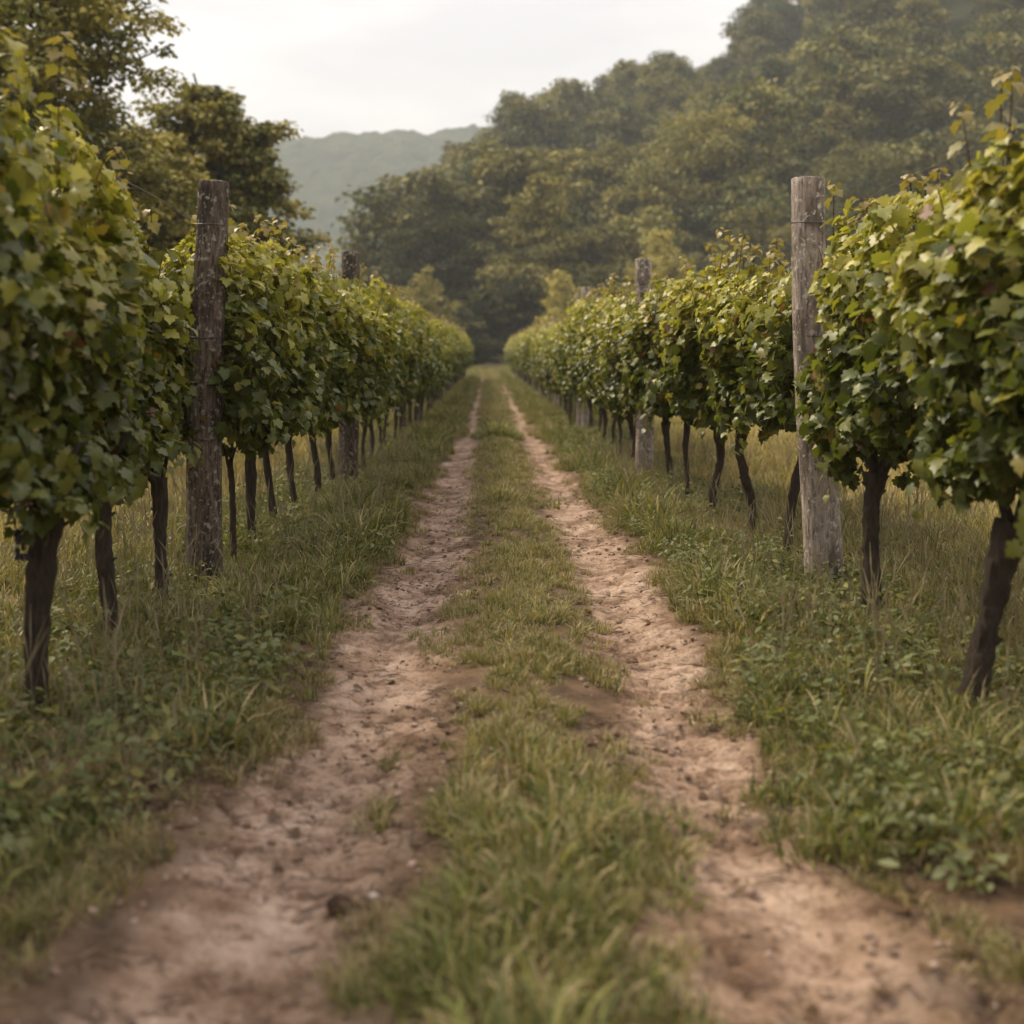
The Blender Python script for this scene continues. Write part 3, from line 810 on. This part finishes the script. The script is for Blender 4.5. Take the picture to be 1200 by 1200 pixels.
fit(28, 375, 325, 125, 40, 'hazy low tree below the far ridge', 9000, .26, cb=.0, limbs=45, tint=.3)

# woods on the slope: every tree its own object
HT = [tree_meshes(60 + k, 14 + (k % 3), 6.4 + .6 * (k % 2), 14000, .5, .05, 30, [-.1, .1, .28, .0, .3, .12][k], dk=1.1, upr=.3, cw=1.35, flat=.5) for k in range(6)]
kinds = ['dark green', 'dull green', 'olive', 'grey green', 'yellowish olive', 'mid green']
cnt = 0
hr = np.random.default_rng(99)
yy = 122.
while yy < 350:
    step = 10.8 + (yy - 120) * .024
    xx_ = px(440, yy) + hr.uniform(0, step)
    while xx_ < px(1290, yy):
        X_, Y_ = xx_ + hr.normal(0, 1.6), yy + hr.normal(0, 1.8)
        g_ = float(ground_h(X_, Y_))
        v_ = 418 - (g_ + 13 - 1.2) * 1365 / Y_
        if v_ > -170 and cnt < 290 and g_ > 1.0:
            k = int(hr.integers(0, 6)); s_ = hr.choice([.72, .85, 1.0, 1.15, 1.32]) * hr.uniform(.93, 1.07)
            where = 'low on' if g_ < 25 else ('high on' if g_ > 60 else 'halfway up')
            tree(X_, Y_, HT[k], f'{kinds[k]} round crowned tree among many {where} the wooded slope', s_, hr.uniform(0, 6.28), 'trees covering the wooded slope', sz=s_ * hr.uniform(.85, 1.15))
            cnt += 1
        xx_ += step * hr.uniform(.85, 1.2)
    yy += step * .92
print("slope trees", cnt)

# ------------------------------------------------------------------ grass and ground litter
def coll(name, meshes):
    c = bpy.data.collections.new(name)
    for i, me in enumerate(meshes):
        o = bpy.data.objects.new(f"{name}_{chr(97 + i)}", me); c.objects.link(o)
    return c

def gn_scatter(name, P, rot, scl, idx, coll_, label):
    me = bpy.data.meshes.new(name); n = len(P)
    me.vertices.add(n); me.vertices.foreach_set('co', np.asarray(P, np.float32).ravel())
    a = me.attributes.new('rot', 'FLOAT_VECTOR', 'POINT'); a.data.foreach_set('vector', np.asarray(rot, np.float32).ravel())
    a = me.attributes.new('scl', 'FLOAT_VECTOR', 'POINT'); a.data.foreach_set('vector', np.asarray(scl, np.float32).ravel())
    a = me.attributes.new('pick', 'INT', 'POINT'); a.data.foreach_set('value', np.asarray(idx, np.int32))
    o = link(name, me)
    g = bpy.data.node_groups.new(name, 'GeometryNodeTree')
    g.interface.new_socket('Geometry', in_out='INPUT', socket_type='NodeSocketGeometry')
    g.interface.new_socket('Geometry', in_out='OUTPUT', socket_type='NodeSocketGeometry')
    gi = g.nodes.new('NodeGroupInput'); go = g.nodes.new('NodeGroupOutput')
    ip = g.nodes.new('GeometryNodeInstanceOnPoints'); ci = g.nodes.new('GeometryNodeCollectionInfo')
    ci.inputs['Collection'].default_value = coll_; ci.inputs['Separate Children'].default_value = True; ci.inputs['Reset Children'].default_value = True
    def na(nm, ty):
        q = g.nodes.new('GeometryNodeInputNamedAttribute'); q.data_type = ty; q.inputs['Name'].default_value = nm; return q.outputs['Attribute']
    ip.inputs['Pick Instance'].default_value = True
    lk = g.links.new
    lk(gi.outputs[0], ip.inputs['Points']); lk(ci.outputs[0], ip.inputs['Instance'])
    lk(na('pick', 'INT'), ip.inputs['Instance Index'])
    e2r = g.nodes.new('FunctionNodeEulerToRotation'); lk(na('rot', 'FLOAT_VECTOR'), e2r.inputs[0]); lk(e2r.outputs[0], ip.inputs['Rotation'])
    lk(na('scl', 'FLOAT_VECTOR'), ip.inputs['Scale'])
    lk(ip.outputs[0], go.inputs[0])
    md = o.modifiers.new('scatter', 'NODES'); md.node_group = g
    tag(o, label, kind='stuff')
    return o

def tuft(seed, nb, ln, wd, rad, cols_, droop=1., dry=.12, seg=5):
    """one grass tuft of arching blades, unit metres"""
    r = np.random.default_rng(seed)
    V = []; F = []; C = []; o = 0
    for i in range(nb):
        a = r.uniform(0, 6.283); rr = rad * math.sqrt(r.random())
        b = np.array([math.cos(a) * rr, math.sin(a) * rr, -.01])
        az = a + r.normal(0, 1.2); l = ln * r.uniform(.45, 1.1)
        lean = r.uniform(.3, 1.45) * droop; w_ = wd * r.uniform(.6, 1.3)
        hd = np.array([math.cos(az), math.sin(az), 0]); sd = np.array([-hd[1], hd[0], 0])
        tw = r.normal(0, .5)
        t = np.linspace(0, 1, seg + 1)
        ang = lean * .25 + lean * 1.5 * t**1.5
        dx = np.concatenate([[0], np.cumsum(np.sin(ang[:-1])) / seg]) * l
        dz = np.concatenate([[0], np.cumsum(np.cos(ang[:-1])) / seg]) * l
        c = b + dx[:, None] * hd + dz[:, None] * np.array([0, 0, 1])
        wv = w_ * (1 - t**2.2) + .0004
        sv = np.cos(tw * t)[:, None] * sd + np.sin(tw * t)[:, None] * np.array([0, 0, 1.])
        lft = c - sv * wv[:, None] * .5; rgt = c + sv * wv[:, None] * .5
        V += [lft, rgt]; n = seg + 1
        for k in range(seg): F.append((o + k, o + n + k, o + n + k + 1, o + k + 1))
        q = r.random()
        col = np.array((.45, .35, .19)) * r.uniform(.45, 1.1) if q < dry else np.asarray(cols_[int(r.integers(len(cols_)))]) * r.uniform(.75, 1.25)
        cc = np.repeat(col[None], n, 0)
        cc = lerp(cc, np.array((.26, .2, .09)), (t[:, None]**3) * .35)
        C += [cc, cc]; o += 2 * n
    return new_mesh("tuft", np.concatenate(V), np.array(F), M_GRASS, False, np.concatenate(C))

GREEN = [(.11, .135, .034), (.165, .18, .044), (.075, .098, .027), (.23, .22, .06)]
OLIVE = [(.25, .215, .075), (.31, .25, .095), (.18, .165, .055)]
DRY = [(.32, .24, .14), (.22, .155, .09), (.40, .31, .19)]
FIELD = [(.42, .33, .10), (.48, .37, .13), (.31, .27, .08), (.55, .43, .2)]
lush = [tuft(500 + k, 42, .22, .0088, .09, GREEN, 1.3, .18) for k in range(5)]
mown = [tuft(520 + k, 44, .155, .0074, .075, GREEN + OLIVE, 1.35, .26) for k in range(5)]
oliv = [tuft(540 + k, 40, .175, .0072, .08, OLIVE + GREEN[:1], 1.0, .3) for k in range(4)]
dryt = [tuft(560 + k, 45, .16, .0045, .09, DRY, 1.5, .6) for k in range(3)]
fld = [tuft(580 + k, 42, .17, .0075, .11, FIELD, 1.0, .25) for k in range(4)]
LEN = dict(lush=(0, 5), mown=(5, 5), oliv=(10, 4), dry=(14, 3), fld=(17, 4))
C_GR = coll("tufts", lush + mown + oliv + dryt + fld)

def in_view(x, y, m=.9):
    return (x > px(0, y) - m) & (x < px(1200, y) + m)

def pts_in(n, x0, x1, y0, y1, r, pw=1.):
    return r.uniform(x0, x1, n), y0 + (y1 - y0) * r.random(n)**pw

gr = np.random.default_rng(5)
PX, PY, PK, PS = [], [], [], []
def add(x, y, kind, s):
    i0, c = LEN[kind]; PX.append(x); PY.append(y); PK.append(i0 + gr.integers(0, c, len(x))); PS.append(s)

# centre strip and verges, three density bands
for (y0, y1, dens, sc0) in ((1.5, 6.5, 300, .9), (6.5, 13, 200, .95), (13, 30, 110, 1.05), (30, 92, 45, 1.4)):
    n = int((y1 - y0) * 4.6 * dens)
    x, y = pts_in(n, -2.2, 2.4, y0, y1, gr)
    s = dirt_mask(x, y)
    clump = fbm(x * 2.6, y * 2.2, None, 71, 3)
    inside = (x > -.35) & (x < .55)
    lim = np.where(inside, .015, -.02) + (clump - .5) * np.where(inside & (y < 5.2), .75, .34) - .045 * (inside & (y < 3.6)) + (gr.random(len(x)) - .7) * .06
    bare = (np.abs(x - .1) > .6) & (y < np.where(x < 0, 2.3, 2.6) + .7 * (clump - .5))
    gap = inside & (y < 3.4) & (fbm(x * 1.5, y * 3.3, None, 77, 2) < .27)
    ok = (s < lim) & in_view(x, y) & ~bare & ~gap
    x, y, s, clump = x[ok], y[ok], s[ok], clump[ok]; inside = (x > -.3) & (x < .5)
    edge = sstep(-.22, -.02, s)                       # shorter towards the wheel tracks
    patch = fbm(x * .9 + 3, y * .7, None, 73, 3)
    u = gr.random(len(x))
    sc_ = sc0 * gr.uniform(.6, 1.15, len(x)) * (1 - .5 * edge) * np.where(inside, np.clip(.3 + 1.3 * clump, .6, 1.15), np.clip(-.15 + 2.2 * clump, .4, 1.45)) * np.where(inside, 1, np.interp(x, [-1.4, -1.0, -.7, .9, 1.15, 1.6], [.62, .88, 1.0, 1.0, .88, .62]))
    kind = np.where(inside, np.where(u < .72, np.where((y < 3.1) & (u < .4), 0, 1), 2), np.where(patch + .3 * (u - .5) > .37, 0, 2))
    dryp = (~inside) & (((x < -.8) & (np.abs(y - 3.3) < .35) & (u < .8)) | ((x > .9) & (y < 2.75) & (u < .65)) | (u > .86) | ((edge > .35) & (u > .55)))
    kind = np.where(dryp, 3, kind)
    near_l = (x < -.75) & (y < 3.05); kind = np.where(near_l & ~dryp, 0, kind)
    sc_ = np.where(inside, sc_ * np.interp(y, [2.4, 3.2, 4.5], [.86, .84, .74]), sc_)
    mound = inside & (y > 16.2) & (y < 18.6); sc_ = np.where(mound, sc_ * 1.5, sc_); kind = np.where(mound, 0, kind)
    for k, nm in enumerate(('lush', 'mown', 'oliv', 'dry')):
        q = kind == k; add(x[q], y[q], nm, sc_[q])
# thin stray tufts that creep over the edges of the bare tracks
x, y = pts_in(5200, -1.1, 1.3, 2.2, 14, gr, 1.3); s = dirt_mask(x, y)
ok = (s > -.06) & (s < .11) & in_view(x, y) & (gr.random(len(x)) < np.clip(.75 - 5 * s, 0, 1)) & (fbm(x * 2.2, y * 2.2, None, 101, 2) > .42)
x, y = x[ok], y[ok]; u = gr.random(len(x))
for nm, q in (('mown', u < .4), ('dry', (u >= .4) & (u < .75)), ('oliv', u >= .75)): add(x[q], y[q], nm, gr.uniform(.28, .62, q.sum()))
# meadow on both sides
for (y0, y1, n, sc0) in ((2.2, 9, 5200, .95), (9, 24, 9000, 1.15), (24, 96, 9000, 1.9)):
    x, y = pts_in(n * 2, -32, 32, y0, y1, gr, .8)
    x = np.where(y < 9, x * .32, np.where(y < 24, x * .6, x))
    ok = (np.abs(x - .1) > 1.9) & in_view(x, y, 1.2)
    x, y = x[ok][:n], y[ok][:n]
    c = fbm(x * .5, y * .4, None, 79, 3); u = gr.random(len(x))
    q = (c + .3 * (u - .5)) > .5
    add(x[q], y[q], 'fld', sc0 * gr.uniform(.6, 1.15, q.sum())); add(x[~q], y[~q], 'oliv', sc0 * gr.uniform(.7, 1.2, (~q).sum()))
X = np.concatenate(PX); Y = np.concatenate(PY); K = np.concatenate(PK); S = np.concatenate(PS)
Z = ground_h(X, Y)
n = len(X); print("tufts", n)
rot = np.stack([gr.normal(0, .12, n), gr.normal(0, .12, n), gr.uniform(0, 6.28, n)], 1)
gn_scatter("grass", np.stack([X, Y, Z], 1), rot, np.stack([S, S, S * gr.uniform(.8, 1.2, n)], 1), K, C_GR, 'green and straw coloured grass over strip, verges and meadow')

# broad leaved weeds
def weed(seed, nl, ls, h, cols_):
    r = np.random.default_rng(seed)
    TV = np.array([(0, 0, 0), (.2, .2, .05), (.27, .5, .04), (.16, .8, -.04), (0, 1, -.14), (-.16, .8, -.04), (-.27, .5, .04), (-.2, .2, .05)])
    TF = np.array([(0, 1, 2, 3), (0, 3, 4, 5), (0, 5, 6, 7)])
    a = r.uniform(0, 6.28, nl); z = h * r.random(nl)**.8
    o_ = np.stack([np.cos(a), np.sin(a), .35 * r.random(nl)], 1)
    pos = np.stack([np.cos(a) * .03 + r.normal(0, .03, nl), np.sin(a) * .03 + r.normal(0, .03, nl), z], 1)
    col = np.array([cols_[int(r.integers(len(cols_)))] for _ in range(nl)]) * r.uniform(.8, 1.25, (nl, 1))
    V, F, C = scatter(TV, TF, pos, o_, np.array([0, 0, 1.]) + .4 * o_ + r.normal(0, .35, (nl, 3)), ls * r.uniform(.6, 1.2, nl), r.uniform(.4, 1.6, nl), col)
    return new_mesh("weed", V, F, M_GRASS, False, C)
WC = [(.12, .14, .045), (.15, .165, .06), (.2, .21, .1), (.2, .18, .05)]
C_WD = coll("leafy", [weed(700 + k, 12, .045, .09, WC) for k in range(4)] + [weed(710 + k, 16, .04, .17, WC) for k in range(3)])
x, y = pts_in(9500, -2.3, 2.5, 2.6, 16, gr, 1.2)
s = dirt_mask(x, y); c = fbm(x * 1.3, y * 1.1, None, 83, 3)
ok = (s < -.10) & (c > .45) & in_view(x, y) & ((x < -.3) | (x > .6)) & (np.abs(x) < 2)
x, y = x[ok], y[ok]; n = len(x); sw = gr.uniform(.6, 1.2, n)
gn_scatter("weeds", np.stack([x, y, ground_h(x, y)], 1), np.stack([gr.normal(0, .2, n), gr.normal(0, .2, n), gr.uniform(0, 6.28, n)], 1),
           np.stack([sw] * 3, 1), gr.integers(0, 7, n), C_WD, 'small broad leaved weeds growing in the grass verges')

# thin seed stalks
def stalk(seed):
    r = np.random.default_rng(seed); A = Acc()
    V_all = []; F_all = []; C_all = []; o = 0
    for i in range(3):
        l = r.uniform(.3, .45); az = r.uniform(0, 6.28); ln_ = r.uniform(.05, .35)
        b = np.array([r.normal(0, .03), r.normal(0, .03), 0])
        t = np.linspace(0, 1, 7)
        P = b + np.stack([np.cos(az) * ln_ * t**2 * l, np.sin(az) * ln_ * t**2 * l, l * t], 1)
        V, F = tube(P, np.interp(t, [0, .72, .78, .92, 1], [.0014, .001, .0028, .0035, .0006]), 4, cap=False)
        V_all.append(V); F_all.append(F + o); o += len(V); C_all.append(np.repeat(np.array([[.33, .27, .16]]) * r.uniform(.6, 1.1), len(V), 0))
    return new_mesh("stalk", np.concatenate(V_all), np.concatenate(F_all), M_GRASS, True, np.concatenate(C_all))
x, y = pts_in(2600, -3.2, 3.4, 2.9, 14, gr, 1.1)
s = dirt_mask(x, y)
ok = (s < -.2) & in_view(x, y) & ((x < -.6) | (x > .8)) & (fbm(x * 1.1, y * 1.1, None, 87, 2) > .42)
x, y = x[ok], y[ok]; n = len(x); sw = gr.uniform(.6, 1.15, n)
gn_scatter("seed_stalks_grass", np.stack([x, y, ground_h(x, y)], 1), np.stack([gr.normal(0, .15, n), gr.normal(0, .15, n), gr.uniform(0, 6.28, n)], 1),
           np.stack([sw] * 3, 1), gr.integers(0, 4, n), coll("stalks", [stalk(k) for k in range(4)]), 'thin pale seed stalks standing above the verge grass')

# crumbs of earth, straw bits on the bare tracks
def lump(seed, flat=.6, res=10, amp=.35):
    r = seed * 3.1
    th = np.linspace(0, np.pi, res); ph = np.arange(res * 2) / (res * 2) * 2 * np.pi
    PH, TH = np.meshgrid(ph, th)
    X_, Y_, Z_ = np.sin(TH) * np.cos(PH), np.sin(TH) * np.sin(PH), np.cos(TH)
    R_ = 1 + amp * (fbm(X_ * 2 + r, Y_ * 2, Z_ * 2, seed, 4, .6) - .5) * 2
    V = np.stack([X_ * R_, Y_ * R_, Z_ * R_ * flat], -1).reshape(-1, 3); m_ = res * 2
    F = [(i * m_ + j, (i + 1) * m_ + j, (i + 1) * m_ + (j + 1) % m_, i * m_ + (j + 1) % m_) for i in range(res - 1) for j in range(m_)]
    return V, np.array(F)
cr_m = []
for k in range(4):
    V_, F_ = lump(k + 1, .6, 5, .5); cr_m.append(new_mesh("crumb", V_, F_, M_CRUMB, False))
x, y = pts_in(16000, -1.4, 1.7, 1.6, 12, gr, 1.4)
s = dirt_mask(x, y); c = fbm(x * 3, y * 3, None, 91, 3)
ok = (s > -.12) & in_view(x, y) & (c > .46)
x, y = x[ok], y[ok]; n = len(x); sw = .0025 + .011 * gr.random(n)**4.5
base_z = ground_h(x, y) - .012
def surf_z(x, y):
    """height of the built sheet, by bilinear lookup"""
    i = np.clip(np.searchsorted(ys, y) - 1, 0, ny - 2); j = np.clip(np.searchsorted(xs, x) - 1, 0, nx - 2)
    fy = (y - ys[i]) / (ys[i + 1] - ys[i]); fx_ = (x - xs[j]) / (xs[j + 1] - xs[j])
    return (GZ[i, j] * (1 - fx_) + GZ[i, j + 1] * fx_) * (1 - fy) + (GZ[i + 1, j] * (1 - fx_) + GZ[i + 1, j + 1] * fx_) * fy
gn_scatter("soil_crumbs_gravel", np.stack([x, y, surf_z(x, y) + sw * .3], 1), gr.uniform(0, 6.28, (n, 3)) * np.array([.1, .1, 1]), np.stack([sw] * 3, 1), gr.integers(0, 4, n), coll("crumbs", cr_m),
           'crumbs of dry earth scattered on the wheel tracks')

def straw(seed):
    r = np.random.default_rng(seed); l = r.uniform(.04, .09)
    P = smooth_path([(-l / 2, 0, .003), (0, r.normal(0, .008), .008), (l / 2, r.normal(0, .01), .004)], 6)
    V, F = tube(P, [.0008, .0013, .0014, .0013, .001, .0006], 4, cap=False)
    return new_mesh("straw", V, F, M_GRASS, False, np.repeat(np.array([[(.30, .22, .14), (.12, .075, .05), (.06, .038, .028)][seed % 3]]), len(V), 0))
def deadleaf(seed):
    r = np.random.default_rng(seed)
    V, F, C = scatter(TV_S, TF_S, np.zeros((1, 3)), np.array([[0, 1., 0]]), np.array([[0, 0, 1.]]), np.array([.035]), np.array([1.8]), np.array([(.13, .075, .04)]))
    V[:, 2] += .012
    return new_mesh("dead_leaf", V, F, M_GRASS, False, C)
x, y = pts_in(30000, -1.5, 1.9, 1.6, 11, gr, 1.4)
s = dirt_mask(x, y); u = gr.random(len(x))
ok = (s > -.3) & in_view(x, y) & ((s < .05) | (u < .4)) & (fbm(x * 2, y * 2, None, 95, 2) > .4)
x, y = x[ok], y[ok]; n = len(x)
gn_scatter("straw_litter", np.stack([x, y, surf_z(x, y)], 1), np.stack([gr.normal(0, .12, n), gr.normal(0, .12, n), gr.uniform(0, 6.28, n)], 1), np.stack([gr.uniform(.6, 1.2, n)] * 3, 1),
           np.where(gr.random(n) < .93, gr.integers(0, 5, n), 5), coll("bits", [straw(k) for k in range(5)] + [deadleaf(1)]), 'dry straw bits and dead leaves along the track edges')

# clods and a stone
for u_, v_, r_, m_, nm, lab, cat in ((398, 1053, .026, M_CLOD, "dirt_clod", 'dark brown clod of earth lying on the left wheel track', 'clod'),
                                   (182, 958, .024, M_CLOD, "dirt_clod", 'nearly black lump at the edge of the left verge grass', 'clod'),
                                   (438, 1043, .011, M_STONE, "stone", 'small pale stone beside the dark brown clod', 'stone')):
    d_ = 1365 * (CAM_H + .0) / (v_ - 418); x_ = px(u_, d_)
    V_, F_ = lump(int(u_), .75, 20, .3)
    z_ = float(surf_z(np.array([x_]), np.array([d_]))[0])
    tag(link(nm, new_mesh(nm, V_ * r_ * np.array([1.15, 1, 1]), F_, m_, True), loc=(x_, d_, z_ + r_ * .5)), lab, cat)
